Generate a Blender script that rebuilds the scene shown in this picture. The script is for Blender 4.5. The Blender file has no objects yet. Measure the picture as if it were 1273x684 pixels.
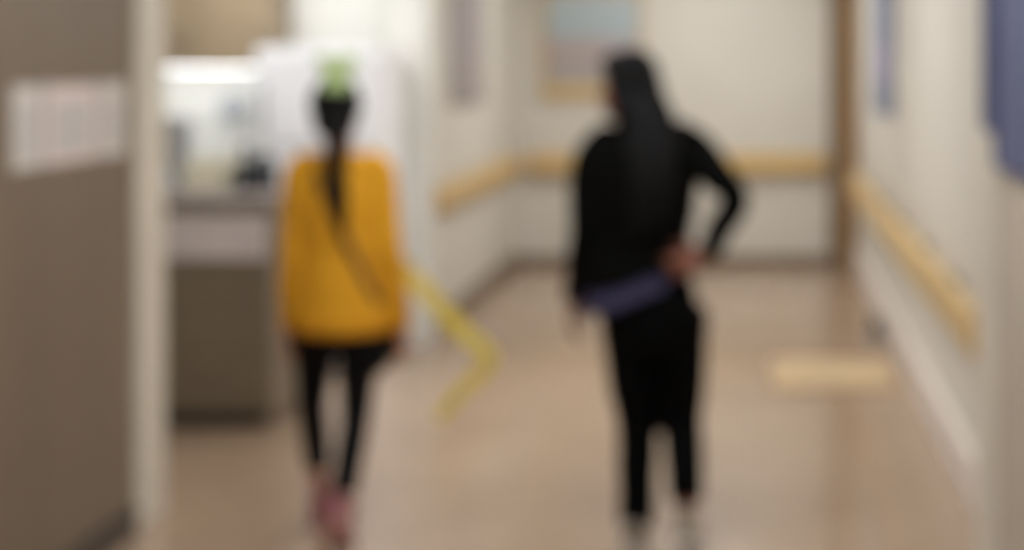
import bpy, bmesh, math
from mathutils import Vector, Matrix
from mathutils.bvhtree import BVHTree

SC = bpy.context.scene
COL = SC.collection

# ---------------------------------------------------------------- camera
CAM_H = 1.58
F_PX = 1930.0                 # focal length in pixels of the 1273 px wide frame
VPX, VPY = 935.0, 72.0        # where the corridor's lines meet
cam_d = bpy.data.cameras.new('camera')
cam = bpy.data.objects.new('camera', cam_d); COL.objects.link(cam)
cam.location = (0, 0, CAM_H); cam.rotation_euler = (math.radians(90), 0, 0)
cam_d.sensor_width = 36.0
cam_d.lens = F_PX / 1273.0 * 36.0
cam_d.shift_x = (636.5 - VPX) / 1273.0
cam_d.shift_y = -(342.0 - VPY) / 1273.0
cam_d.clip_start = 0.05
cam_d.dof.use_dof = True      # the whole photograph is out of focus: the lens is set very near
cam_d.dof.focus_distance = 0.35
cam_d.dof.aperture_fstop = 8.0
SC.camera = cam

# ---------------------------------------------------------------- world, view
w = bpy.data.worlds.new('world'); SC.world = w; w.use_nodes = True
w.node_tree.nodes['Background'].inputs[0].default_value = (0.9, 0.93, 1.0, 1)
w.node_tree.nodes['Background'].inputs[1].default_value = 0.3
SC.view_settings.view_transform = 'Standard'
SC.view_settings.look = 'None'
SC.view_settings.gamma = 1.0
SC.view_settings.use_curve_mapping = False
SC.view_settings.exposure = 0.0

LAMP = 18.0                    # brightness of the ceiling panels
LAMP_COL = (0.97, 1.0, 1.03)

# ---------------------------------------------------------------- materials
def lin(c):
    return tuple(((v/255)/12.92 if v/255 <= .04045 else ((v/255+.055)/1.055)**2.4) for v in c)

def mat(name, rgb, rough=.6, var=.06, scale=6.0, bump=0.0, bscale=60.0, spec=.5, stretch=(1,1,1),
        rgb2=None, emit=0, coat=0.0, alpha=1.0, metal=0.0, sheen=0.0):
    m = bpy.data.materials.new(name); m.use_nodes = True
    nt = m.node_tree; b = nt.nodes['Principled BSDF']
    c = lin(rgb)
    tc = nt.nodes.new('ShaderNodeTexCoord'); mp = nt.nodes.new('ShaderNodeMapping')
    mp.inputs['Scale'].default_value = stretch
    nt.links.new(tc.outputs['Object'], mp.inputs['Vector'])
    no = nt.nodes.new('ShaderNodeTexNoise'); no.inputs['Scale'].default_value = scale
    no.inputs['Detail'].default_value = 5
    nt.links.new(mp.outputs['Vector'], no.inputs['Vector'])
    rp = nt.nodes.new('ShaderNodeValToRGB')
    lo = tuple(v*(1-var) for v in c); hi = lin(rgb2) if rgb2 else tuple(min(1, v*(1+var)) for v in c)
    rp.color_ramp.elements[0].position = .3; rp.color_ramp.elements[1].position = .7
    rp.color_ramp.elements[0].color = (*lo, 1); rp.color_ramp.elements[1].color = (*hi, 1)
    nt.links.new(no.outputs['Fac'], rp.inputs['Fac'])
    nt.links.new(rp.outputs['Color'], b.inputs['Base Color'])
    b.inputs['Roughness'].default_value = rough
    b.inputs['Specular IOR Level'].default_value = spec
    b.inputs['Coat Weight'].default_value = coat
    b.inputs['Metallic'].default_value = metal
    b.inputs['Sheen Weight'].default_value = sheen
    b.inputs['Alpha'].default_value = alpha
    if bump:
        n2 = nt.nodes.new('ShaderNodeTexNoise'); n2.inputs['Scale'].default_value = bscale
        nt.links.new(mp.outputs['Vector'], n2.inputs['Vector'])
        bp = nt.nodes.new('ShaderNodeBump'); bp.inputs['Strength'].default_value = bump
        bp.inputs['Distance'].default_value = .004
        nt.links.new(n2.outputs['Fac'], bp.inputs['Height'])
        nt.links.new(bp.outputs['Normal'], b.inputs['Normal'])
    if emit:
        b.inputs['Emission Color'].default_value = (*LAMP_COL, 1)
        b.inputs['Emission Strength'].default_value = emit
    return m

M = {}
M['cream']    = mat('painted_cream_wall', (214, 208, 196), .55, .03, 3, .15, 180)
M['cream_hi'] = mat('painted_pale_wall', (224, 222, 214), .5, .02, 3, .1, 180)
M['cream_jamb'] = mat('cream_painted_trim', (208, 200, 184), .4, .03, 5)
M['brownwall']= mat('brown_laminate_wall', (121, 105, 87), .5, .10, 2.2, .1, 90, stretch=(1, 1, .25))
M['pillar']   = mat('tan_painted_wall', (186, 173, 156), .55, .04, 3, .12, 150)
M['floor']    = mat('glossy_sheet_vinyl', (164, 138, 114), .17, .08, 1.6, 0, 40, spec=1.0, rgb2=(172, 147, 123))
M['ceiling']  = mat('white_ceiling_board', (225, 222, 214), .8, .02, 8, .2, 120)
M['rail']     = mat('beech_handrail_wood', (216, 182, 118), .35, .10, 5, .06, 60, stretch=(.3, .3, 6))
M['railend']  = mat('beech_handrail_cap', (212, 172, 100), .35, .08, 8)
M['bracket']  = mat('brushed_bracket_metal', (150, 146, 140), .35, .05, 20, metal=.8)
M['skirt_dk'] = mat('dark_brown_skirting', (66, 54, 44), .5, .08, 8)
M['skirt_md'] = mat('brown_skirting', (128, 110, 90), .5, .08, 8)
M['skirt_lt'] = mat('off_white_skirting', (226, 216, 206), .35, .03, 8)
M['post_dk']  = mat('brown_door_post', (122, 100, 76), .4, .12, 4, .06, 60, stretch=(6, 6, .4))
M['post_lt']  = mat('light_brown_door_stop', (158, 124, 84), .4, .12, 4, .06, 60, stretch=(6, 6, .4))
M['desk_dk']  = mat('dark_walnut_laminate', (116, 103, 85), .45, .12, 4, .05, 50, stretch=(1, 1, 5))
M['desk_top'] = mat('grey_brown_worktop', (156, 144, 138), .35, .06, 12)
M['desk_band']= mat('mauve_grey_laminate', (206, 196, 194), .45, .05, 8)
M['cab']      = mat('tan_cabinet_laminate', (152, 133, 107), .45, .08, 3, .04, 50, stretch=(1, 1, .3))
M['white']    = mat('white_enamel', (247, 247, 249), .3, .02, 5)
M['white_gap']= mat('grey_door_seal', (160, 160, 165), .6, .03, 5)
M['grey_pl']  = mat('grey_plastic', (140, 143, 150), .45, .05, 10)
M['grey_lt']  = mat('pale_grey_plastic', (186, 188, 190), .45, .04, 10)
M['dark_pl']  = mat('charcoal_plastic', (20, 20, 21), .6, .1, 12, spec=.2)
M['screen']   = mat('dark_screen_glass', (58, 62, 70), .15, .05, 4)
M['cardbox']  = mat('cream_card', (238, 232, 208), .7, .04, 10)
M['paper']    = mat('white_notice_paper', (214, 206, 198), .8, .02, 10)
M['paper_pk'] = mat('pinkish_notice_paper', (222, 206, 200), .8, .02, 10)
M['print_gr'] = mat('pale_grey_print', (196, 190, 184), .8, .02, 10)
M['blue']     = mat('muted_blue_card', (72, 78, 114), .55, .05, 6)
M['blue2']    = mat('slate_blue_card', (122, 130, 152), .55, .05, 6)
M['mauve']    = mat('mauve_grey_card', (160, 150, 148), .6, .05, 6)
M['mauve_fr'] = mat('grey_poster_edge', (138, 130, 128), .5, .05, 6)
M['lav']      = mat('lavender_card', (150, 146, 172), .6, .05, 6)
M['frame']    = mat('light_oak_frame', (202, 176, 128), .45, .08, 5, stretch=(1, 1, 4))
M['strip_tan']  = mat('pale_tan_strip', (196, 170, 132), .8, .12, 9, .1, 200)
M['strip_edge'] = mat('brown_strip_border', (188, 158, 118), .8, .08, 20, .2, 200)
M['panel']    = mat('lit_panel_diffuser', (240, 240, 235), .5, .0, 5, emit=LAMP)
M['ulight']   = mat('lit_tube_diffuser', (240, 240, 235), .5, .0, 5, emit=9.0)
M['skin']     = mat('warm_skin', (134, 84, 66), .5, .06, 14, .05, 200, spec=.4)
M['skin2']    = mat('tan_skin', (186, 128, 98), .5, .06, 14, .05, 200, spec=.4)
M['lips']     = mat('lip_colour', (150, 82, 76), .4, .04, 20)
M['eyew']     = mat('eye_white', (206, 198, 190), .3, .02, 20)
M['iris']     = mat('dark_iris', (40, 28, 20), .15, .05, 20)
M['hair']     = mat('black_hair', (8, 7, 7), .7, .3, 30, .4, 90, spec=.2, stretch=(6, 6, .5))
M['black_k']  = mat('black_jersey', (6, 6, 5), .9, .25, 12, .25, 160, spec=.08)
M['black_t']  = mat('black_trouser_cloth', (4, 4, 4), .9, .25, 12, .2, 160, spec=.08)
M['purple']   = mat('slate_purple_shirt', (64, 63, 98), .8, .1, 14, .2, 160)
M['yellow']   = mat('mustard_yellow_knit', (220, 156, 36), .85, .10, 10, .35, 140, spec=.2, rgb2=(226, 164, 40))
M['yrib']     = mat('mustard_rib_trim', (204, 140, 32), .85, .08, 10, .35, 140, spec=.2)
M['ribbon']   = mat('sheer_yellow_ribbon', (232, 208, 84), .6, .05, 10, alpha=.68)
M['green']    = mat('lime_green_fabric', (186, 206, 140), .75, .1, 14, .2, 120)
M['strap']    = mat('dark_webbing_strap', (84, 62, 40), .8, .1, 60, .2, 200)
M['legging']  = mat('black_legging_knit', (20, 19, 19), .9, .2, 14, .2, 160, spec=.1)
M['pink']     = mat('dusty_pink_shoe', (150, 90, 96), .6, .08, 14)
M['pink_lt']  = mat('pale_pink_sole', (172, 124, 118), .6, .05, 14)
M['shoe_dk']  = mat('taupe_grey_shoe', (150, 140, 126), .5, .2, 14)
M['sole_lt']  = mat('grey_shoe_sole', (206, 200, 192), .6, .05, 14)
M['picture']  = None

def picture_mat():
    """flat print: a pale sky over a hazy grey and pink landscape"""
    m = bpy.data.materials.new('landscape_print'); m.use_nodes = True
    nt = m.node_tree; b = nt.nodes['Principled BSDF']; b.inputs['Roughness'].default_value = .6
    tc = nt.nodes.new('ShaderNodeTexCoord'); sp = nt.nodes.new('ShaderNodeSeparateXYZ')
    nt.links.new(tc.outputs['Generated'], sp.inputs[0])
    no = nt.nodes.new('ShaderNodeTexNoise'); no.inputs['Scale'].default_value = 4
    nt.links.new(tc.outputs['Generated'], no.inputs['Vector'])
    ma = nt.nodes.new('ShaderNodeMath'); ma.operation = 'MULTIPLY_ADD'
    ma.inputs[1].default_value = .16
    nt.links.new(no.outputs['Fac'], ma.inputs[0]); nt.links.new(sp.outputs['Z'], ma.inputs[2])
    rp = nt.nodes.new('ShaderNodeValToRGB'); cr = rp.color_ramp
    cr.elements[0].position = 0; cr.elements[0].color = (*lin((178, 166, 150)), 1)
    cr.elements[1].position = 1; cr.elements[1].color = (*lin((186, 194, 194)), 1)
    for p, c in ((.28, (166, 160, 158)), (.45, (180, 162, 154)), (.56, (172, 166, 168)), (.62, (176, 186, 188)), (.8, (174, 188, 192))):
        e = cr.elements.new(p); e.color = (*lin(c), 1)
    nt.links.new(ma.outputs[0], rp.inputs['Fac']); nt.links.new(rp.outputs['Color'], b.inputs['Base Color'])
    return m
M['picture'] = picture_mat()

# ---------------------------------------------------------------- helpers
def at(px, py, y):
    return Vector(((px-VPX)/F_PX*y, y, CAM_H-(py-VPY)/F_PX*y))

def tag(o, label=None, cat=None, group=None, kind=None):
    if label: o['label'] = label
    if cat: o['category'] = cat
    if group: o['group'] = group
    if kind: o['kind'] = kind
    return o

def empty(name, loc=(0, 0, 0), rz=0):
    o = bpy.data.objects.new(name, None); COL.objects.link(o)
    o.location = loc; o.rotation_euler = (0, 0, rz); o.empty_display_size = .1
    return o

def link(name, me, m, parent=None, smooth=False):
    o = bpy.data.objects.new(name, me); COL.objects.link(o)
    if m is not None: me.materials.append(m)
    if smooth:
        for p in me.polygons: p.use_smooth = True
    if parent is not None: o.parent = parent
    return o

def box_bm(bm, x0, x1, y0, y1, z0, z1, bev=0.0, seg=2):
    t = bmesh.new()
    bmesh.ops.create_cube(t, size=1)
    for v in t.verts:
        v.co = Vector(((x0+x1)/2+v.co.x*(x1-x0), (y0+y1)/2+v.co.y*(y1-y0), (z0+z1)/2+v.co.z*(z1-z0)))
    if bev: bmesh.ops.bevel(t, geom=t.edges[:], offset=bev, segments=seg, affect='EDGES', profile=.5)
    merge(bm, t)

def merge(bm, t):
    vm = {}
    for v in t.verts: vm[v] = bm.verts.new(v.co)
    for f in t.faces: bm.faces.new([vm[v] for v in f.verts])
    t.free()

def done(bm, name, m, parent=None, smooth=False):
    bmesh.ops.recalc_face_normals(bm, faces=bm.faces[:])
    me = bpy.data.meshes.new(name); bm.to_mesh(me); bm.free()
    return link(name, me, m, parent, smooth)

def box(name, b, m, parent=None, bev=0.0):
    bm = bmesh.new(); box_bm(bm, *b, bev=bev)
    return done(bm, name, m, parent)

def struct(name, b, m, label, bev=0.0, cat=None):
    o = box(name, b, m, None, bev)
    return tag(o, label, cat or name.split('_')[0], None, 'structure')

def frame_of(t, side):
    a = side - t*side.dot(t)
    if a.length < 1e-4:
        a = Vector((0, 1, 0)) - t*t.y
    a.normalize()
    return a, t.cross(a)

def tube(bm, pts, radii, n=16, side=(1, 0, 0), cap=.6):
    """closed tapering limb: radii float or (along side, across)"""
    side = Vector(side); P = [Vector(p) for p in pts]
    R = [(r, r) if not isinstance(r, (tuple, list)) else tuple(r) for r in radii]
    T = []
    for i in range(len(P)):
        t = P[min(i+1, len(P)-1)] - P[max(i-1, 0)]; t.normalize(); T.append(t)
    rings = []
    def add(c, t, ra, rb):
        a, b = frame_of(t, side)
        rings.append([bm.verts.new(c + a*ra*math.cos(k*2*math.pi/n) + b*rb*math.sin(k*2*math.pi/n)) for k in range(n)])
    ra, rb = R[0]; L = min(ra, rb)*cap
    for s in (.98, .8, .45):
        add(P[0]-T[0]*L*s, T[0], ra*math.sqrt(1-s*s)+1e-4, rb*math.sqrt(1-s*s)+1e-4)
    for p, t, r in zip(P, T, R): add(p, t, *r)
    ra, rb = R[-1]; L = min(ra, rb)*cap
    for s in (.45, .8, .98):
        add(P[-1]+T[-1]*L*s, T[-1], ra*math.sqrt(1-s*s)+1e-4, rb*math.sqrt(1-s*s)+1e-4)
    for A, B in zip(rings, rings[1:]):
        for k in range(n): bm.faces.new((A[k], A[(k+1) % n], B[(k+1) % n], B[k]))
    bm.faces.new(rings[0][::-1]); bm.faces.new(rings[-1])

def spline(pts, vals, k=4):
    """Catmull-Rom through points (and values alongside)"""
    P = [Vector(p) for p in pts]
    V = [Vector((v, v)) if not isinstance(v, (tuple, list)) else Vector(v) for v in vals]
    oP, oV = [], []
    def cr(a, b, c, d, t): return .5*((2*b)+(c-a)*t+(2*a-5*b+4*c-d)*t*t+(3*b-a-3*c+d)*t*t*t)
    for i in range(len(P)-1):
        q = [max(0, i-1), i, i+1, min(len(P)-1, i+2)]
        for s in range(k):
            t = s/k
            oP.append(cr(*[P[j] for j in q], t)); oV.append(tuple(V[i].lerp(V[i+1], t)))
    oP.append(P[-1]); oV.append(tuple(V[-1]))
    return oP, oV

def stube(bm, pts, radii, k=4, **kw):
    p, r = spline(pts, radii, k); tube(bm, p, r, **kw)

def ball(bm, c, r, rot=None, n=20):
    t = bmesh.new(); bmesh.ops.create_uvsphere(t, u_segments=n, v_segments=n//2+2, radius=1)
    if not isinstance(r, (tuple, list)): r = (r, r, r)
    for v in t.verts:
        q = Vector((v.co.x*r[0], v.co.y*r[1], v.co.z*r[2]))
        if rot is not None: q = rot @ q
        v.co = q + Vector(c)
    merge(bm, t)

def fuse(bm, name, m, parent, voxel=.006, smooth=4, fac=.5, wob=0.0):
    """weld overlapping closed pieces into ONE continuous smooth surface"""
    bmesh.ops.recalc_face_normals(bm, faces=bm.faces[:])
    me = bpy.data.meshes.new(name+'_raw'); bm.to_mesh(me); bm.free()
    o = bpy.data.objects.new(name+'_raw', me); COL.objects.link(o)
    r = o.modifiers.new('r', 'REMESH'); r.mode = 'VOXEL'; r.voxel_size = voxel
    s = o.modifiers.new('s', 'SMOOTH'); s.iterations = smooth; s.factor = fac
    if wob:
        tx = bpy.data.textures.new(name+'_folds', 'CLOUDS'); tx.noise_scale = .09
        d = o.modifiers.new('d', 'DISPLACE'); d.texture = tx; d.strength = wob; d.mid_level = .5
    dg = bpy.context.evaluated_depsgraph_get(); dg.update()
    out = bpy.data.meshes.new_from_object(o.evaluated_get(dg))
    bpy.data.objects.remove(o); out.name = name
    out.materials.clear()
    return link(name, out, m, parent, True)

# ================================================================ SETTING
XL, XF, XR, XP = -2.06, -1.81, 0.80, 0.68     # near left wall, far left wall, right wall, right pillar
YB, YN, HC = 11.84, -3.0, 2.75
struct('floor', (-4.6, 2.2, YN, YB+.2, -.1, 0), M['floor'], 'glossy tan brown vinyl corridor floor reflecting the walls')
struct('ceiling', (-4.6, 2.2, YN, YB+.2, HC, HC+.1), M['ceiling'], 'white ceiling above the corridor')
struct('wall_back', (XF-.2, 1.0, YB, YB+.15, 0, HC), M['cream'], 'cream wall across the far end of the corridor')
struct('wall_right', (XR, XR+.15, 4.64, YB, 0, HC), M['cream'], 'cream wall running along the right side of the corridor')
struct('wall_right_front', (XP, XP+.27, YN, 4.64, 0, HC), M['pillar'], 'tan wall in the right foreground carrying blue cards', cat='wall')
struct('wall_left', (XL-.14, XL, YN, 5.40, 0, HC), M['brownwall'], 'brown panelled wall in the left foreground with paper notices', cat='wall')
struct('wall_left_far', (XF-.14, XF, 8.60, YB, 0, HC), M['cream'], 'cream wall on the far left with a wooden handrail', cat='wall')
struct('wall_recess_front', (-4.6, XL-.14, 5.26, 5.40, 0, HC), M['cream_hi'], 'pale wall hidden behind the brown wall of the desk recess', cat='wall')
struct('wall_recess_back', (-4.6, XF, 8.60, 8.74, 0, HC), M['cream_hi'], 'bright pale wall behind the reception desk', cat='wall')
struct('wall_recess_side', (-4.6, -4.5, 5.40, 8.60, 0, HC), M['cream_hi'], 'pale side wall inside the desk recess', cat='wall')
struct('wall_behind', (-2.2, 1.0, YN-.15, YN, 0, HC), M['cream'], 'cream wall behind the viewer', cat='wall')

# trims
struct('trim_1', (XL-.15, XL+.02, 5.16, 5.405, 0, HC), M['cream_jamb'], 'cream painted jamb at the end of the brown left wall', .006)
struct('trim_2', (-1.97, XF+.05, 8.46, 8.62, 0, HC), M['cream_hi'], 'cream pilaster where the far left wall begins', .006)  # paler tone: light spilling from the recess is put into its colour
struct('trim_3', (.585, .70, YB-.10, YB, 0, HC), M['post_dk'], 'dark brown wooden door post at the far right corner', .006)
struct('trim_4', (.70, .795, YB-.14, YB, 0, HC), M['post_lt'], 'lighter brown wooden door stop beside the dark post', .006)
struct('trim_5', (XP-.012, XP, 4.24, 4.645, 0, HC), M['cream_jamb'], 'pale corner guard on the right foreground wall edge', .003)
# baseboards: a board with a small top bead
def baseboard(name, x0, x1, y0, y1, h, m, label, axis, side):
    bm = bmesh.new(); box_bm(bm, x0, x1, y0, y1, 0, h, .003)
    e = .006
    if axis == 'y': box_bm(bm, x0-(e if side < 0 else 0), x1+(e if side > 0 else 0), y0, y1, h-.022, h+.004, .003)
    else: box_bm(bm, x0, x1, y0-e, y1, h-.022, h+.004, .003)
    return tag(done(bm, name, m), label, 'baseboard', None, 'structure')
baseboard('baseboard_left', XL, XL+.02, YN, 5.155, .085, M['skirt_dk'], 'dark skirting board along the brown left wall', 'y', 1)
baseboard('baseboard_left_far', XF, XF+.018, 8.64, YB-.02, .10, M['skirt_md'], 'brown skirting along the far left wall', 'y', 1)
baseboard('baseboard_back', XF+.02, .58, YB-.018, YB, .07, M['skirt_md'], 'brown skirting along the far end wall', 'x', -1)
baseboard('baseboard_right', XR-.03, XR, 4.65, YB-.15, .17, M['skirt_lt'], 'wide off-white skirting along the right wall', 'y', -1)

# ================================================================ HANDRAILS
def handrail(axis, a0, a1, face, out, wall, zc, label):
    """flat-faced timber crash rail on brackets; axis 'x' or 'y'; face = corridor-side coordinate"""
    r = empty('handrail', (0, 0, 0))
    lo, hi = min(face, face+out), max(face, face+out)
    bm = bmesh.new()
    if axis == 'y': box_bm(bm, lo, hi, a0+.05, a1-.05, zc-.07, zc+.07, .016, 3)
    else: box_bm(bm, a0+.05, a1-.05, lo, hi, zc-.07, zc+.07, .016, 3)
    done(bm, 'rail_board', M['rail'], r)
    for e0, e1 in ((a0, a0+.05), (a1-.05, a1)):
        bm = bmesh.new()
        if axis == 'y': box_bm(bm, lo-.002, hi+.002, e0, e1, zc-.073, zc+.073, .018, 3)
        else: box_bm(bm, e0, e1, lo-.002, hi+.002, zc-.073, zc+.073, .018, 3)
        done(bm, 'end_cap', M['railend'], r)
    n = max(2, int((a1-a0)/1.1)+1)
    for k in range(n):
        c = a0+.18+(a1-a0-.36)*k/(n-1)
        bm = bmesh.new()
        w0, w1 = (hi, wall) if wall > hi else (wall, lo)
        if axis == 'y':
            box_bm(bm, w0, w1, c-.022, c+.022, zc-.035, zc+.01, .004)
        else:
            box_bm(bm, c-.022, c+.022, w0, w1, zc-.035, zc+.01, .004)
        done(bm, 'bracket', M['bracket'], r)
    tag(r, label, 'handrail', 'wooden handrails along the corridor')
    return r
handrail('x', XF+.12, .56, YB-.10, .045, YB, .785, 'wooden handrail across the far end wall behind the person in black')
handrail('y', 8.66, YB-.12, XF+.075, -.04, XF, .785, 'short wooden handrail on the far left wall beside the pilaster')
handrail('y', 4.68, 10.4, .66, .045, XR, .74, 'long wooden handrail along the right wall')

# ================================================================ CEILING LIGHTS
def ceiling_light(x, y, sx, sy, label):
    r = empty('ceiling_light', (x, y, HC))
    bm = bmesh.new()
    for b in ((-sx-.03, sx+.03, -sy-.03, -sy), (-sx-.03, sx+.03, sy, sy+.03), (-sx-.03, -sx, -sy, sy), (sx, sx+.03, -sy, sy)):
        box_bm(bm, *b, -.035, 0, .004)
    done(bm, 'frame', M['white'], r)
    box('diffuser', (-sx, sx, -sy, sy, -.025, -.012), M['panel'], r)
    return tag(r, label, 'ceiling light', 'ceiling panel lights')
ceiling_light(-.55, .8, .3, .6, 'lit ceiling panel nearest the viewer')
ceiling_light(-.55, 3.7, .3, .6, 'lit ceiling panel just in front of the two people')
ceiling_light(-.55, 6.8, .3, .6, 'lit ceiling panel above the middle of the corridor')
ceiling_light(-.35, 10.2, .3, .6, 'lit ceiling panel near the far end wall')
ceiling_light(-2.55, 7.45, .3, .45, 'lit ceiling panel above the reception desk')

# ================================================================ RECEPTION DESK
DX0, DX1, DY = -3.9, -2.05, 6.60
desk = empty('reception_desk', ((DX0+DX1)/2, DY+.3, 0))
tag(desk, 'dark brown reception desk with a mauve upper band in the left recess', 'desk')
def dpart(name, b, m, bev=.004, parent=None):
    o = box(name, b, m, None, bev); o.parent = desk if parent is None else parent
    o.matrix_parent_inverse = Matrix.Translation(-desk.location) if parent is None else parent.matrix_world.inverted()
    return o
dpart('plinth', (DX0+.02, DX1-.04, DY+.05, DY+.55, 0, .07), M['skirt_dk'])
dpart('carcass', (DX0, DX1-.012, DY+.014, DY+.56, .07, .955), M['desk_dk'])
xs = [DX1-.012-.6*k for k in range(4)]
for k in range(3):
    dpart('front_panel', (max(xs[k+1]+.004, DX0), xs[k]-.004, DY, DY+.016, .075, .715), M['desk_dk'])
for k in range(3):
    dpart('upper_panel', (max(xs[k+1]+.003, DX0), xs[k]-.003, DY-.012, DY+.016, .725, .915), M['desk_band'])
dpart('side_panel', (DX1-.014, DX1, DY+.01, DY+.56, .03, .955), M['desk_dk'])
dpart('worktop', (DX0, DX1+.02, DY-.03, DY+.6, .955, 1.0), M['desk_top'], .008)

# overhead cabinet and under-cabinet lamp
cab = empty('overhead_cabinet', (-3.1, 8.4, 1.55)); tag(cab, 'tan overhead cabinet on the wall behind the desk', 'cabinet')
def cpart(root, name, b, m, bev=.003):
    o = box(name, b, m, None, bev); o.parent = root
    o.matrix_parent_inverse = Matrix.Translation(-root.location)
    return o
cpart(cab, 'body', (-3.75, -2.55, 8.24, 8.598, 1.55, 2.3), M['cab'])
for k in range(3):
    d = cpart(cab, 'door', (-3.75+.4*k+.003, -3.75+.4*(k+1)-.003, 8.216, 8.238, 1.553, 2.297), M['cab'])
    h = box('handle', (-3.75+.4*k+.335, -3.75+.4*k+.35, 8.196, 8.217, 1.60, 1.74), M['bracket'], None, .004)
    h.parent = d
cpart(cab, 'valance', (-3.75, -2.55, 8.216, 8.236, 1.522, 1.549), M['cab'])
ul = empty('under_cabinet_lamp', (-3.1, 8.5, 1.53)); tag(ul, 'lit slim lamp under the overhead cabinet', 'lamp')
cpart(ul, 'housing', (-3.6, -2.6, 8.30, 8.42, 1.53, 1.549), M['white'])
cpart(ul, 'diffuser', (-3.58, -2.62, 8.31, 8.41, 1.515, 1.531), M['ulight'])
# low back counter under it
bc = empty('back_counter', (-3.3, 8.3, 0)); tag(bc, 'white back counter along the wall behind the desk', 'counter')
cpart(bc, 'body', (-4.4, -2.56, 8.05, 8.598, 0, .86), M['white'])
cpart(bc, 'worktop', (-4.4, -2.55, 8.02, 8.598, .86, .9), M['grey_lt'])

# tall white refrigerator behind the girl
fr = empty('refrigerator', (-2.15, 8.1, 0)); tag(fr, 'tall white refrigerator standing behind the girl in yellow', 'refrigerator')
FX0, FX1, FY = -2.50, -1.88, 7.80
cpart(fr, 'body', (FX0, FX1, FY+.06, 8.42, .03, 1.63), M['white'], .02)
d1 = cpart(fr, 'door', (FX0, FX1, FY, FY+.052, .05, 1.13), M['white'], .014)
d2 = cpart(fr, 'door', (FX0, FX1, FY, FY+.052, 1.14, 1.63), M['white'], .014)
for d, z0, z1 in ((d1, .75, 1.08), (d2, 1.19, 1.45)):
    h = box('handle', (FX0+.035, FX0+.06, FY-.035, FY-.012, z0, z1), M['grey_lt'], None, .006)
    for zz in (z0+.02, z1-.03):
        pass
    h.parent = d
    s = box('handle_mount', (FX0+.038, FX0+.057, FY-.014, FY+.002, z0+.02, z1-.02), M['grey_lt'], None, .003)
    s.parent = d
cpart(fr, 'seal', (FX0+.01, FX1-.01, FY+.05, FY+.062, .05, 1.62), M['white_gap'])
cpart(fr, 'kick_plate', (FX0+.02, FX1-.02, FY+.03, FY+.08, 0, .05), M['grey_pl'])

# ---------------- things on the desk
def spart(root, name, b, m, bev=.004):
    return box(name, b, m, root, bev)
# monitor (seen from behind)
mo = empty('computer_monitor', (at(219, 0, 6.98).x, 6.98, 1.0)); tag(mo, 'small grey computer monitor at the left end of the desk', 'monitor')
mo.rotation_euler = (0, 0, math.radians(-12))
spart(mo, 'base', (-.09, .09, -.07, .07, 0, .014), M['grey_pl'], .005)
spart(mo, 'stand', (-.02, .02, -.012, .012, .012, .16), M['grey_pl'], .004)
spart(mo, 'case', (-.085, .085, -.04, -.005, .07, .315), M['grey_lt'], .012)
spart(mo, 'screen', (-.078, .078, -.006, .002, .08, .305), M['screen'], .001)
# document box
db = empty('document_box', (at(266, 0, 6.9).x, 6.9, 1.0)); tag(db, 'cream document box beside the monitor on the desk', 'box')
bm = bmesh.new()
for b in ((-.1, .1, -.1, -.094, 0, .10), (-.1, .1, .094, .1, 0, .14), (-.1, -.094, -.1, .1, 0, .12), (.094, .1, -.1, .1, 0, .12), (-.1, .1, -.1, .1, 0, .006)):
    box_bm(bm, *b, .001)
done(bm, 'case', M['cardbox'], db)
for k in range(5): spart(db, 'folder', (-.09, .09, -.08+.035*k, -.065+.035*k, .006, .125+.008*(k % 3)), M['paper'] if k % 2 else M['cardbox'], .001)
# telephone
ph = empty('desk_telephone', (at(321, 0, 6.85).x, 6.85, 1.0)); tag(ph, 'dark desk telephone beside the refrigerator end of the desk', 'telephone')
ph.scale = (1.12, 1.12, 1.25); ph.rotation_euler = (0, 0, math.radians(20))
bm = bmesh.new()
vs = [(-.075, -.08, 0), (.075, -.08, 0), (.075, .09, 0), (-.075, .09, 0), (-.07, -.075, .03), (.07, -.075, .03), (.07, .085, .10), (-.07, .085, .10)]
V = [bm.verts.new(v) for v in vs]
for f in ((0, 3, 2, 1), (4, 5, 6, 7), (0, 1, 5, 4), (1, 2, 6, 5), (2, 3, 7, 6), (3, 0, 4, 7)): bm.faces.new([V[i] for i in f])
bmesh.ops.bevel(bm, geom=bm.edges[:], offset=.006, segments=2, affect='EDGES')
done(bm, 'base', M['dark_pl'], ph)
bm = bmesh.new(); stube(bm, [(-.045, -.07, .07), (-.045, -.03, .10), (-.045, .05, .135), (-.045, .09, .135)], [.022, .015, .015, .023])
done(bm, 'handset', M['dark_pl'], ph, True)
spart(ph, 'display', (-.005, .055, .05, .056, .095, .125), M['screen'], .001)
for r in range(4):
    for c in range(3): spart(ph, 'key', (-.005+.022*c, .011+.022*c, -.05+.022*r, -.034+.022*r, .035+.0095*r, .05+.0095*r), M['dark_pl'], .002)
# round wall clock on the pale wall
ck_c = at(291, 134, 8.59); ck = empty('wall_clock', ck_c); tag(ck, 'grey round wall clock under the overhead cabinet', 'clock')
def disc(bm, r, y0, y1, n=32):
    t = bmesh.new(); bmesh.ops.create_cone(t, cap_ends=True, segments=n, radius1=r, radius2=r, depth=abs(y1-y0))
    for v in t.verts: v.co = Vector((v.co.x, (y0+y1)/2+v.co.z, v.co.y))
    merge(bm, t)
bm = bmesh.new(); disc(bm, .075, -.03, .008); done(bm, 'case', M['grey_pl'], ck)
bm = bmesh.new(); disc(bm, .063, -.033, -.028); done(bm, 'dial', M['grey_lt'], ck)
spart(ck, 'hand', (-.003, .003, -.037, -.034, -.004, .048), M['dark_pl'], .0)
spart(ck, 'hand', (-.004, .036, -.037, -.034, -.003, .003), M['dark_pl'], .0)

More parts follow.
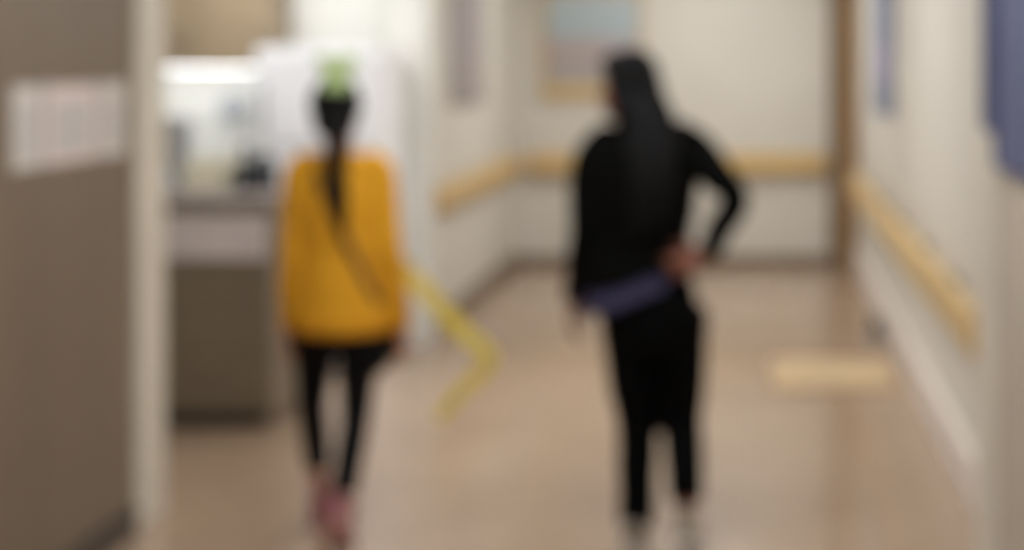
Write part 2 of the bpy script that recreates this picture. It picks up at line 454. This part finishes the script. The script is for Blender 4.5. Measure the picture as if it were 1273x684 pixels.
# ================================================================ NOTICES, POSTERS, PICTURE
def sheet_on_x(name, x, y0, y1, z0, z1, m, label, cat, out=1, pin=True, group=None, th=.004, edge=None, inner=None):
    r = empty(name, (x, (y0+y1)/2, z0))
    hw = (y1-y0)/2; h = z1-z0
    a, b = (0, th) if out > 0 else (-th, 0)
    box('sheet', (a, b, -hw, hw, 0, h), m, r, .0006)
    if edge is not None:
        e = .02; e0, e1 = (0, th+.01) if out > 0 else (-th-.01, 0)
        for bb in ((-hw, hw, 0, e), (-hw, hw, h-e, h), (-hw, -hw+e, e, h-e), (hw-e, hw, e, h-e)):
            box('edge_strip', (e0, e1, *bb), edge, r, .002)
    if inner:
        for (u0, u1, v0, v1, mm) in inner:
            c0, c1 = (th, th+.002) if out > 0 else (-th-.002, -th)
            box('printed_panel', (c0, c1, -hw+u0*2*hw, -hw+u1*2*hw, v0*h, v1*h), mm, r)
    if pin:
        for s in (-1, 1):
            c0, c1 = (th, th+.006) if out > 0 else (-th-.006, -th)
            box('tape', (c0-(.004 if out > 0 else 0), c1-.004 if out > 0 else c1, s*hw*.8-.015, s*hw*.8+.015, h-.02, h+.006), M['print_gr'], r)
    return tag(r, label, cat, group)
# three pages in a row on the brown wall
pg = 'paper notices on the brown wall'
for (px0, px1, m, lab) in ((14, 51, M['paper'], 'leftmost pale paper notice on the brown left wall'),
                           (55, 121, M['paper_pk'], 'wider pinkish paper notice between two others on the brown wall'),
                           (125, 154, M['paper'], 'narrow pale paper notice nearest the cream jamb on the brown wall')):
    y0 = abs(XL)*F_PX/(VPX-px0); y1 = abs(XL)*F_PX/(VPX-px1)
    sheet_on_x('paper_notice', XL, y0, y1, 1.265, 1.50, m, lab, 'notice', 1, True, pg, .003,
               inner=[(.12, .88, .12, .78, M['print_gr'])])
# grey poster on far left wall
sheet_on_x('wall_poster', XF, 9.30, 10.30, 1.29, 2.2, M['mauve'], 'mauve grey poster on the far left wall above the handrail', 'poster', 1, False, None, .012, M['mauve_fr'])
# slate blue poster on right wall
sheet_on_x('wall_poster', XR, 8.75, 10.0, 1.24, 2.1, M['blue2'], 'narrow slate blue poster on the far right wall', 'poster', -1, False, None, .012, M['blue2'],
           inner=[(.05, .95, .22, .5, M['lav'])])
# muted blue cards on the near right wall
sheet_on_x('blue_card', XP-.012, 4.24, 4.40, 1.376, 2.0, M['blue'], 'shorter muted blue card beside the corner guard', 'card', -1, False, 'blue cards on the right foreground wall', .008, M['blue'])
sheet_on_x('blue_card', XP-.002, 3.50, 4.22, 1.285, 2.0, M['blue'], 'longer muted blue card at the right picture edge', 'card', -1, False, 'blue cards on the right foreground wall', .014, M['blue'])
# framed picture on the back wall
pc = empty('framed_picture', (at(737, 0, YB).x, YB, 1.26)); tag(pc, 'framed landscape print with pale blue sky on the far end wall', 'picture')
box('backing', (-.37, .37, -.02, -.001, .01, .9), M['frame'], pc, .002)
for nm, b in (('frame_rail', (-.39, .39, -.04, -.001, 0, .12)), ('frame_rail', (-.39, .39, -.04, -.001, .82, .90)),
              ('frame_rail', (-.39, -.355, -.04, -.001, .12, .82)), ('frame_rail', (.355, .39, -.04, -.001, .12, .82))):
    box(nm, b, M['frame'], pc, .006)
box('print', (-.355, .355, -.024, -.02, .12, .82), M['picture'], pc)

# pale tan floor strip and small dark post by the right wall
mt = empty('floor_strip', (.40, 7.75, 0)); tag(mt, 'pale tan strip lying on the floor against the right skirting', 'mat')
box('strip_top', (-.28, .28, -.34, .34, 0, .011), M['strip_tan'], mt, .004)
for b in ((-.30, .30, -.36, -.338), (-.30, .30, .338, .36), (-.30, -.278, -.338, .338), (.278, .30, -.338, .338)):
    box('strip_border', (*b, 0, .013), M['strip_edge'], mt, .004)
ds = empty('dark_post', (.70, 8.75, 0)); tag(ds, 'small dark post on the floor by the right skirting', 'door stop')
bm = bmesh.new(); stube(bm, [(0, 0, 0), (0, 0, .02), (0, 0, .07), (0, 0, .10)], [.045, .045, .032, .030], n=20)
for v in bm.verts: v.co.z = max(0, v.co.z)
done(bm, 'rubber_post', M['dark_pl'], ds, True)
bm = bmesh.new(); stube(bm, [(0, 0, .0), (0, 0, .008)], [.055, .055], n=20)
for v in bm.verts: v.co.z = max(0, v.co.z)
done(bm, 'base_ring', M['bracket'], ds, True)

# ================================================================ PEOPLE
def head_pts(bm, c, F, s=1.0):
    """skull, jaw, nose, ears, brow, lips welded into the body; F = facing direction"""
    F = Vector(F).normalized(); U = Vector((0, 0, 1)); L = U.cross(F).normalized(); U = F.cross(L)
    R = Matrix((L, F, U)).transposed()
    def p(l, f, u): return c + R @ Vector((l*s, f*s, u*s))
    ball(bm, p(0, -.012, .03), (.072*s, .092*s, .085*s), R)          # cranium
    ball(bm, p(0, .028, -.03), (.058*s, .062*s, .078*s), R)          # face
    ball(bm, p(0, .052, -.085), (.032*s, .03*s, .028*s), R)          # chin
    for q in (-1, 1):
        ball(bm, p(q*.032, .064, -.028), (.022*s, .02*s, .022*s), R, 12)   # cheeks
        ball(bm, p(q*.066, -.008, -.012), (.008*s, .018*s, .030*s), R, 12) # ears
        ball(bm, p(q*.026, .078, .026), (.020*s, .010*s, .008*s), R, 12)   # brows
    tube(bm, [p(0, .08, .018), p(0, .092, -.005), p(0, .104, -.027)], [.008*s, .009*s, .012*s], n=10, side=L)  # nose
    for q in (-1, 1): ball(bm, p(q*.012, .09, -.03), (.009*s, .009*s, .007*s), R, 10)
    ball(bm, p(0, .084, -.056), (.022*s, .010*s, .007*s), R, 12)
    ball(bm, p(0, .082, -.067), (.018*s, .010*s, .007*s), R, 12)
    return p, R

def face_parts(p, R, parent, s=1.0):
    for q in (-1, 1):
        bm = bmesh.new(); ball(bm, p(q*.029, .0635, .006), (.0125*s, .0105*s, .0075*s), R, 14)
        e = done(bm, 'eye', M['eyew'], parent, True)
        bm = bmesh.new(); ball(bm, p(q*.029, .0722, .006), (.0058*s, .0034*s, .0058*s), R, 12)
        done(bm, 'iris', M['iris'], e, True)
        bm = bmesh.new(); stube(bm, [p(q*.014, .086, .027), p(q*.029, .084, .031), p(q*.043, .073, .028)], [.0024*s, .003*s, .0018*s], n=8)
        done(bm, 'eyebrow', M['hair'], parent, True)
    bm = bmesh.new()
    stube(bm, [p(-.023, .084, -.0605), p(0, .0945, -.058), p(.023, .084, -.0605)], [.0025*s, .0062*s, .0025*s], n=10)
    stube(bm, [p(-.019, .083, -.063), p(0, .093, -.0675), p(.019, .083, -.063)], [.0025*s, .006*s, .0025*s], n=10)
    done(bm, 'lips', M['lips'], parent, True)

def hand(bm, w, d, pn, th, s=1.0, curl=(12, 22, 22), spread=.06):
    """palm and five fingers; w wrist, d direction, pn palm normal (fingers curl to it), th thumb side"""
    w = Vector(w); d = Vector(d).normalized(); pn = Vector(pn); pn = (pn-d*pn.dot(d)).normalized()
    sd = d.cross(pn); sd = sd if sd.dot(Vector(th)) > 0 else -sd
    tube(bm, [w-d*.02*s, w+d*.015*s, w+d*.05*s, w+d*.085*s], [(.021*s, .016*s), (.027*s, .015*s), (.038*s, .014*s), (.037*s, .012*s)], n=16, side=sd)
    for i, (o, ln) in enumerate(((.030, .070), (.010, .080), (-.010, .074), (-.029, .058))):
        b = w + d*(.082-.004*abs(i-1))*s + sd*o*s
        dd = (d + sd*o*spread/.03).normalized(); ang = 0; pts = [b-dd*.012*s]; rr = [.0088*s]
        for seg, (fr_, cu) in enumerate(zip((.45, .32, .23), curl)):
            ang += math.radians(cu+2*i)
            v = dd*math.cos(ang)+pn*math.sin(ang)
            pts.append(pts[-1]+v*(ln*s*fr_ + (.012*s if seg == 0 else 0))); rr.append((.0086-.0009*(seg+1))*s)
        tube(bm, pts, rr, n=10, side=sd, cap=.9)
    b = w + d*.022*s + sd*.022*s
    v1 = (d*.62+sd*.62+pn*.35).normalized(); v2 = (d*.85+sd*.28+pn*.42).normalized()
    tube(bm, [b, b+v1*.038*s, b+v1*.038*s+v2*.03*s, b+v1*.038*s+v2*.055*s], [.014*s, .011*s, .0095*s, .0078*s], n=10, side=pn, cap=.9)

def shoe(parent, ankle_x, heel, toe, m, ms, s=1.0, side=1):
    """heel and toe: points of the sole centre line; built along the line between them"""
    heel, toe = Vector(heel), Vector(toe); d = (toe-heel); Ln = d.length; d.normalize()
    L = Vector((0, 0, 1)).cross(d); L.normalize(); U = d.cross(L); U.normalize()
    def q(f, l, u): return heel + d*(f*Ln) + L*l*s + U*u*s
    bm = bmesh.new()
    prof = [(.02, .026, .045, .05), (.14, .034, .055, .05), (.32, .034, .062, .042), (.50, .038, .045, .03), (.70, .044, .034, .024), (.88, .040, .026, .018), (.97, .026, .02, .014)]
    pts = [q(f, 0, .012+h) for f, wd, uo, h in prof]
    tube(bm, pts, [(wd*s, h*s) for f, wd, uo, h in prof], n=18, side=L, cap=.4)
    tube(bm, [q(.14, 0, .05), q(.13, 0, .105)], [(.036*s, .042*s), (.034*s, .04*s)], n=16, side=L, cap=.2)
    o = fuse(bm, 'shoe', m, parent, .005, 4)
    bm = bmesh.new()
    out = [(-.02, .022), (.06, .033), (.3, .036), (.55, .041), (.75, .046), (.92, .038), (1.0, .02)]
    lo = []; hi = []
    ring = [(f, wd) for f, wd in out] + [(f, -wd) for f, wd in reversed(out)]
    A = [bm.verts.new(q(f, l, 0)) for f, l in ring]; B = [bm.verts.new(q(f, l, .026)) for f, l in ring]
    n = len(ring)
    bm.faces.new(A[::-1]); bm.faces.new(B)
    for i in range(n): bm.faces.new((A[i], A[(i+1) % n], B[(i+1) % n], B[i]))
    bmesh.ops.bevel(bm, geom=bm.edges[:], offset=.004*s, segments=2, affect='EDGES')
    done(bm, 'sole', ms, o)
    return o

# ---------------------------------------------------------------- woman in black
WY, WS, WC = 4.95, F_PX/4.95, 797.0
def W(px, py, dy=0.0):
    return Vector(((px-VPX)/F_PX*(WY+dy)-(WC-VPX)/WS, dy, CAM_H-(py-VPY)/F_PX*(WY+dy)))
wo = empty('person', (at(WC, 0, WY).x, WY, 0))
tag(wo, 'person in black jacket and trousers with long black hair, hand on hip', 'person')
hc = W(779, 108, .0); FW = (-.80, .60, -.06)
# body
bm = bmesh.new()
p_, R_ = head_pts(bm, hc, FW)
stube(bm, [W(782, 125), W(790, 150, -.01), W(797, 172, -.01)], [.052, .05, .06])
stube(bm, [W(797, 165), W(797, 190), W(797, 230), W(799, 290), W(800, 330), W(806, 372), W(812, 400)],
      [(.09, .06), (.165, .085), (.155, .10), (.125, .085), (.12, .085), (.13, .09), (.12, .09)])
# left arm hanging
wl = W(715, 372, .03); el = W(727, 290, -.03); sl = W(737, 198, 0)
stube(bm, [sl, (sl+el)/2, el, (el+wl)/2, wl], [.046, .042, .035, .032, .023])
hand(bm, wl, W(709, 410, .05)-wl, (1, 0, 0), (0, 1, .0), 1.0)
# right arm, hand on hip
sr = W(866, 188, 0); er = W(914, 246, -.15); wr = W(880, 318, -.10)
stube(bm, [sr, (sr+er)/2, er, (er+wr)/2, wr], [.046, .042, .035, .032, .023])
hand(bm, wr, Vector((-.85, -.10, -.28)), (-.2, 1, 0), (0, -.2, 1), 1.0, (10, 14, 10))
# legs
HLw, KLw, ALw = W(781, 405), W(793, 525, .05), W(791, 655, .02)
HRw, KRw, ARw = W(845, 405), W(847, 520, .05), W(853, 622, -.10)
for H, K, A in ((HLw, KLw, ALw), (HRw, KRw, ARw)):
    stube(bm, [H, H.lerp(K, .5), K, K.lerp(A, .35), A], [.074, .062, .046, .044, .034])
    tube(bm, [A, A+Vector((0, .05, -.05)), A+Vector((0, .10, -.055))], [.034, .034, .026])
body = fuse(bm, 'body', M['skin'], wo, .0055, 3)
face_parts(p_, R_, body)
# jacket
bm = bmesh.new()
stube(bm, [W(797, 163, -.01), W(797, 185), W(797, 225), W(797, 285), W(791, 325), W(789, 336)],
      [(.085, .07), (.185, .10), (.185, .122), (.160, .115), (.158, .116), (.158, .116)], n=28)
stube(bm, [W(760, 172), sl, (sl+el)/2+Vector((-.005, 0, 0)), el, (el+wl)/2, wl+Vector((0, 0, .01))], [.06, .064, .057, .05, .045, .038])
stube(bm, [W(840, 170), sr, (sr+er)/2, er, (er+wr)/2, wr.lerp(er, .06)], [.062, .062, .056, .047, .041, .035])
stube(bm, [W(786, 146, -.012), W(795, 165, -.012)], [.06, .085])
fuse(bm, 'jacket', M['black_k'], wo, .006, 6, wob=.014)
for (a, b, r) in ((el.lerp(wl, .93), wl+Vector((-.001, 0, .004)), .0405), (er.lerp(wr, .90), er.lerp(wr, .97), .038)):
    bm = bmesh.new(); tube(bm, [a, b], [r, r], n=20, side=(0, 1, 0), cap=.1); done(bm, 'cuff', M['black_k'], wo, True)
bm = bmesh.new()
stube(bm, [W(796, 160, -.012), W(792, 148, -.012), W(789, 141, -.010)], [(.088, .078), (.068, .064), (.06, .058)], n=22, cap=.1)
done(bm, 'collar', M['black_k'], wo, True)
# purple shirt hem, lower on the left than on the right
def hem(name, m, top, slant_t, low, slant_l, rx0, ry0, fl, wav):
  bm = bmesh.new(); nr = 40; rings = []
  for lv in range(5):
    ring = []
    for k in range(nr):
        a = 2*math.pi*k/nr; x = math.sin(a); y = -math.cos(a)
        t = W(795, top).z + slant_t*x; l = W(795, low).z + slant_l*x + wav*math.sin(5*a)
        ring.append(bm.verts.new((W(788, 0).x + x*(rx0+fl*lv), y*(ry0+fl*lv), t+(l-t)*lv/4)))
    rings.append(ring)
  for A, B in zip(rings, rings[1:]):
    for k in range(nr): bm.faces.new((A[k], A[(k+1) % nr], B[(k+1) % nr], B[k]))
  sh = done(bm, name, m, wo, True)
  sm = sh.modifiers.new('thick', 'SOLIDIFY'); sm.thickness = .006; sm.offset = 0
hem('shirt', M['purple'], 326, .01, 372, .060, .158, .117, .0012, .005)
hem('jacket_hem', M['black_k'], 318, 0, 344, .050, .162, .120, .0035, .004)
# trousers
bm = bmesh.new()
stube(bm, [W(800, 342), W(806, 375), W(812, 405), W(813, 425)], [(.14, .10), (.155, .112), (.15, .118), (.13, .112)], n=28)
for H, K, A, q in ((HLw, KLw, ALw, -1), (HRw, KRw, ARw, 1)):
    stube(bm, [H+Vector((q*.002, 0, .03)), H.lerp(K, .5), K, K.lerp(A, .5), K.lerp(A, .93)], [(.09, .098), (.084, .09), (.068, .072), (.061, .065), (.056, .06)], n=22)
fuse(bm, 'trousers', M['black_t'], wo, .006, 5, wob=.012)
bm = bmesh.new()
stube(bm, [W(797, 340), W(799, 348)], [(.146, .108), (.15, .11)], n=28, cap=.1); done(bm, 'waistband', M['black_t'], wo, True)
# hair
bm = bmesh.new()
def hp(l, f, u): return p_(l, f, u)
ball(bm, hp(0, -.026, .034), (.081, .094, .092), R_)
ball(bm, hp(0, .02, .075), (.066, .064, .046), R_)
for q in (-1, 1):
    stube(bm, [hp(q*.062, .012, .06), hp(q*.074, -.02, -.01), hp(q*.074, -.045, -.09)], [.02, .024, .03])
stube(bm, [hp(0, -.07, .03), W(798, 122, -.05), W(808, 155, -.085), W(812, 190, -.115), W(812, 235, -.125), W(810, 275, -.115)],
      [(.06, .05), (.075, .055), (.085, .05), (.082, .04), (.062, .03), (.03, .018)], n=24)
for k, (x0, x1) in enumerate(((788, 792), (798, 800), (822, 818), (830, 836))):
    stube(bm, [W(794+3*k, 118, -.05), W(x0, 175, -.12), W(x1, 230, -.145), W(x1-2, 292+6*(k % 3), -.135)], [.02, .024, .018, .006])
fuse(bm, 'hair', M['hair'], wo, .005, 3)
# shoes
shoe(wo, 0, (ALw.x-.002, -.04, .002), (ALw.x-.02, .205, .002), M['shoe_dk'], M['sole_lt'], 1.0)
shoe(wo, 0, (ARw.x, -.185, .085), (ARw.x+.006, .02, .002), M['shoe_dk'], M['sole_lt'], 1.0)

# ---------------------------------------------------------------- girl in yellow
GY, GS, GC = 5.0, F_PX/5.0, 421.0
def G(px, py, dy=0.0):
    return Vector(((px-VPX)/F_PX*(GY+dy)-(GC-VPX)/GS, dy, CAM_H-(py-VPY)/F_PX*(GY+dy)))
gi = empty('person', (at(GC, 0, GY).x, GY, 0))
tag(gi, 'slim person in a mustard yellow top with green hair bow, walking away', 'person')
ghc = G(420, 138, .0)
bm = bmesh.new()
gp, GR = head_pts(bm, ghc, (0.03, 1, -.03), .92)
stube(bm, [G(420, 165, -.01), G(420, 190, -.012), G(420, 208, -.01)], [.044, .042, .05])
stube(bm, [G(420, 203), G(420, 225), G(421, 262), G(422, 310), G(423, 350), G(421, 390), G(420, 408)],
      [(.07, .05), (.13, .07), (.122, .082), (.105, .075), (.10, .07), (.105, .075), (.095, .075)])
gsl, gel, gwl = G(375, 214), G(365, 312, -.03), G(361, 408, .0)
gsr, ger, gwr = G(469, 213), G(484, 312, -.03), G(498, 408, .0)
stube(bm, [gsl, (gsl+gel)/2, gel, (gel+gwl)/2, gwl], [.036, .033, .028, .026, .02])
stube(bm, [gsr, (gsr+ger)/2, ger, (ger+gwr)/2, gwr], [.036, .033, .028, .026, .02])
hand(bm, gwl, G(357, 450, .03)-gwl, (1, 0, 0), (0, 1, 0), .88, (10, 18, 20))
hand(bm, gwr, G(506, 448, .03)-gwr, (-1, 0, 0), (0, 1, 0), .88, (10, 18, 20))
gHL, gKL, gAL = G(392, 415), G(388, 508, .10), G(399, 612, .27)
gHR, gKR, gAR = G(446, 415), G(442, 520, .02), G(426, 622, -.10)
for H, K, A in ((gHL, gKL, gAL), (gHR, gKR, gAR)):
    stube(bm, [H, H.lerp(K, .5), K, K.lerp(A, .35), A], [.056, .048, .038, .038, .028])
    tube(bm, [A, A+Vector((0, .05, -.05)), A+Vector((0, .09, -.06))], [.028, .028, .022])
gbody = fuse(bm, 'body', M['skin2'], gi, .005, 3)
face_parts(gp, GR, gbody, .92)
# yellow top
bm = bmesh.new()
stube(bm, [G(420, 200, -.005), G(420, 216), G(421, 255), G(423, 310), G(425, 355), G(426, 392), G(426, 405)],
      [(.075, .062), (.140, .085), (.145, .104), (.142, .104), (.152, .112), (.165, .12), (.166, .12)], n=28, cap=.12)
stube(bm, [G(400, 207), gsl, (gsl+gel)/2, gel, (gel+gwl)/2, gwl+Vector((0, 0, .01))], [.052, .056, .05, .045, .042, .031])
stube(bm, [G(442, 207), gsr, (gsr+ger)/2, ger, (ger+gwr)/2, gwr+Vector((0, 0, .01))], [.052, .056, .05, .045, .042, .031])
top = fuse(bm, 'yellow_top', M['yellow'], gi, .006, 6, wob=.013)
bm = bmesh.new(); stube(bm, [G(420, 204, -.006), G(420, 193, -.008)], [(.068, .062), (.054, .052)], n=22, cap=.1); done(bm, 'neck_rib', M['yrib'], gi, True)
for a, b in ((gel.lerp(gwl, .90), gwl), (ger.lerp(gwr, .90), gwr)):
    bm = bmesh.new(); tube(bm, [a, b], [.034, .032], n=18, side=(0, 1, 0), cap=.1); done(bm, 'cuff', M['yrib'], gi, True)
bm = bmesh.new(); stube(bm, [G(426, 398), G(426, 411)], [(.168, .122), (.162, .118)], n=36, cap=.08); done(bm, 'hem_rib', M['yrib'], gi, True)
# black shorts showing under the hem
bm = bmesh.new()
stube(bm, [G(424, 385), G(424, 412), G(424, 424)], [(.13, .095), (.135, .10), (.12, .09)], n=26)
stube(bm, [gHL+Vector((-.002, 0, .03)), G(394, 430, .03), G(394, 446, .05)], [(.078, .09), (.07, .08), (.062, .07)], n=22)
stube(bm, [gHR+Vector((.01, 0, .03)), G(455, 430, .01), G(459, 449, .02)], [(.078, .088), (.08, .082), (.074, .076)], n=22)
fuse(bm, 'shorts', M['legging'], gi, .006, 5, wob=.008)
# cropped leggings
bm = bmesh.new()
for H, K, A, e in ((gHL, gKL, gAL, .66), (gHR, gKR, gAR, .93)):
    stube(bm, [H+Vector((0, 0, .04)), H.lerp(K, .5), K, K.lerp(A, .35), K.lerp(A, e)], [.07, .058, .046, .046, .041], cap=.1)
fuse(bm, 'leggings', M['legging'], gi, .005, 4)
# hair: smooth cap, low ponytail; green bow on the crown
bm = bmesh.new()
ball(bm, gp(0, -.026, .026), (.082, .090, .090), GR)
ball(bm, gp(0, .018, .07), (.062, .058, .042), GR)
ball(bm, gp(0, -.042, -.035), (.07, .06, .062), GR)
fuse(bm, 'hair', M['hair'], gi, .005, 3)
bm = bmesh.new()
stube(bm, [gp(0, -.085, .0), G(420, 165, -.125), G(420, 205, -.128), G(422, 245, -.135), G(428, 285, -.138)],
      [.026, .034, .030, .024, .008], n=18)
for q in (-1, 1):
    stube(bm, [gp(q*.012, -.09, -.02), G(420+q*5, 200, -.135), G(424+q*5, 262, -.14)], [.014, .018, .006])
fuse(bm, 'ponytail', M['hair'], gi, .005, 2)
bow = None
bm = bmesh.new(); ball(bm, G(419, 92, -.06), (.02, .02, .02)); 
bowk = fuse(bm, 'hair_bow', M['green'], gi, .004, 2)
for q in (-1, 1):
    bm = bmesh.new()
    stube(bm, [G(419+q*2, 92, -.06), G(419+q*9, 84, -.062), G(419+q*15, 82, -.06), G(419+q*17, 84, -.058)],
          [(.012, .014), (.020, .032), (.020, .040), (.012, .030)], n=18, side=(0, 1, 0))
    done(bm, 'bow_loop', M['green'], bowk, True)
    bm = bmesh.new()
    stube(bm, [G(419+q*2, 93, -.068), G(419+q*8, 102, -.092), G(419+q*12, 112, -.105)], [(.004, .012), (.004, .018), (.003, .02)], n=12, side=(0, 1, 0))
    done(bm, 'bow_tail', M['green'], bowk, True)
# shoes
shoe(gi, 0, (gAL.x, .215, .002), (gAL.x-.008, .425, .002), M['pink'], M['pink_lt'], .86)
shoe(gi, 0, (gAR.x, -.205, .135), (gAR.x-.004, -.055, .004), M['pink'], M['pink_lt'], .86)
for H, A in ((gKL, gAL), (gKR, gAR)):
    bm = bmesh.new(); tube(bm, [A+(H-A).normalized()*.075, A, A+Vector((0, .02, -.03))], [.0345, .0325, .034], n=18, cap=.1); done(bm, 'sock', M['pink_lt'], gi, True)

# ---------------------------------------------------------------- crossbody bag worn over the yellow top
bag = empty('crossbody_bag', gi.location.copy()); tag(bag, 'small black crossbody bag with dark strap across the yellow top', 'bag')
tv = [v.co.copy() for v in top.data.vertices]; tf = [tuple(p.vertices) for p in top.data.polygons]
bvh = BVHTree.FromPolygons(tv, tf)
def surf(x, z, s):
    h = bvh.ray_cast(Vector((x, s*1.0, z)), Vector((0, -s, 0)))
    return (h[0].y if h[0] is not None else None)
a, b = G(400, 205), G(482, 384)
path = []
N = 26
for s, rng in ((-1, range(N+1)), (1, range(N, -1, -1))):
    for k in rng:
        t = k/N; x = a.x+(b.x-a.x)*t; z = a.z+(b.z-a.z)*t
        y = surf(x, z, s)
        if y is None: continue
        path.append(Vector((x, y+s*.007, z)))
# smooth the path and build a flat closed band
for it in range(3):
    path = [(path[i-1]+path[i]*2+path[(i+1) % len(path)])/4 if 0 < i < len(path)-1 else path[i] for i in range(len(path))]
bm = bmesh.new(); prev = []; n = len(path)
cen = Vector((0, 0, 0))
for q in path: cen += q/n
for i in range(n):
    t = (path[(i+1) % n]-path[i-1]).normalized()
    o = Vector((0, path[i].y-cen.y, 0)); o.x = (path[i].x-cen.x)*.2; o -= t*o.dot(t)
    o = o.normalized() if o.length > 1e-4 else Vector((0, 0, 1))
    sd = t.cross(o).normalized()*.0125; th = o*.002
    prev.append([bm.verts.new(path[i]+u) for u in (sd+th, -sd+th, -sd-th, sd-th)])
for i in range(n):
    A, B = prev[i], prev[(i+1) % n]
    for k in range(4): bm.faces.new((A[k], A[(k+1) % 4], B[(k+1) % 4], B[k]))
done(bm, 'strap', M['strap'], bag, True)
pc_ = G(484, 425, .105)
bm = bmesh.new(); box_bm(bm, pc_.x-.055, pc_.x+.04, pc_.y-.03, pc_.y+.03, G(0, 449).z, G(0, 366).z, .014, 3)
pouch = done(bm, 'pouch', M['legging'], bag, True)
bm = bmesh.new(); box_bm(bm, pc_.x-.057, pc_.x+.042, pc_.y-.001, pc_.y+.034, G(0, 415).z, G(0, 365).z, .006, 2)
done(bm, 'flap', M['dark_pl'], pouch)
bm = bmesh.new(); box_bm(bm, pc_.x-.012, pc_.x-.002, pc_.y+.03, pc_.y+.038, G(0, 422).z, G(0, 410).z, .002)
done(bm, 'clasp', M['bracket'], pouch)

# ---------------------------------------------------------------- yellow ribbon trailing from her sleeve
rb = empty('ribbon', gi.location.copy()); tag(rb, 'sheer yellow ribbon looping out from the yellow sleeve', 'ribbon')
def band(bm, pts, wid, th=.0012, tw=None):
    P, Vv = spline(pts, wid, 8); pr = []
    for i, q in enumerate(P):
        t = (P[min(i+1, len(P)-1)]-P[max(i-1, 0)]).normalized()
        no = Vector((.15, -1, .1)); no -= t*no.dot(t); no.normalize()
        sd = t.cross(no)*Vv[i][0]/2; k = no*th
        pr.append([bm.verts.new(q+u) for u in (sd+k, -sd+k, -sd-k, sd-k)])
    for A, B in zip(pr, pr[1:]):
        for k in range(4): bm.faces.new((A[k], A[(k+1) % 4], B[(k+1) % 4], B[k]))
    bm.faces.new(pr[0][::-1]); bm.faces.new(pr[-1])
bm = bmesh.new()
band(bm, [G(492, 325, .0), G(520, 352, .02), G(552, 388, .03), G(580, 416, .03), G(604, 436, .03)], [.040, .056, .056, .052, .05])
done(bm, 'upper_length', M['ribbon'], rb)
bm = bmesh.new()
band(bm, [G(600, 432, .032), G(608, 446, .034), G(596, 466, .04), G(570, 490, .05), G(545, 522, .06)], [.05, .05, .048, .044, .04])
done(bm, 'lower_length', M['ribbon'], rb)
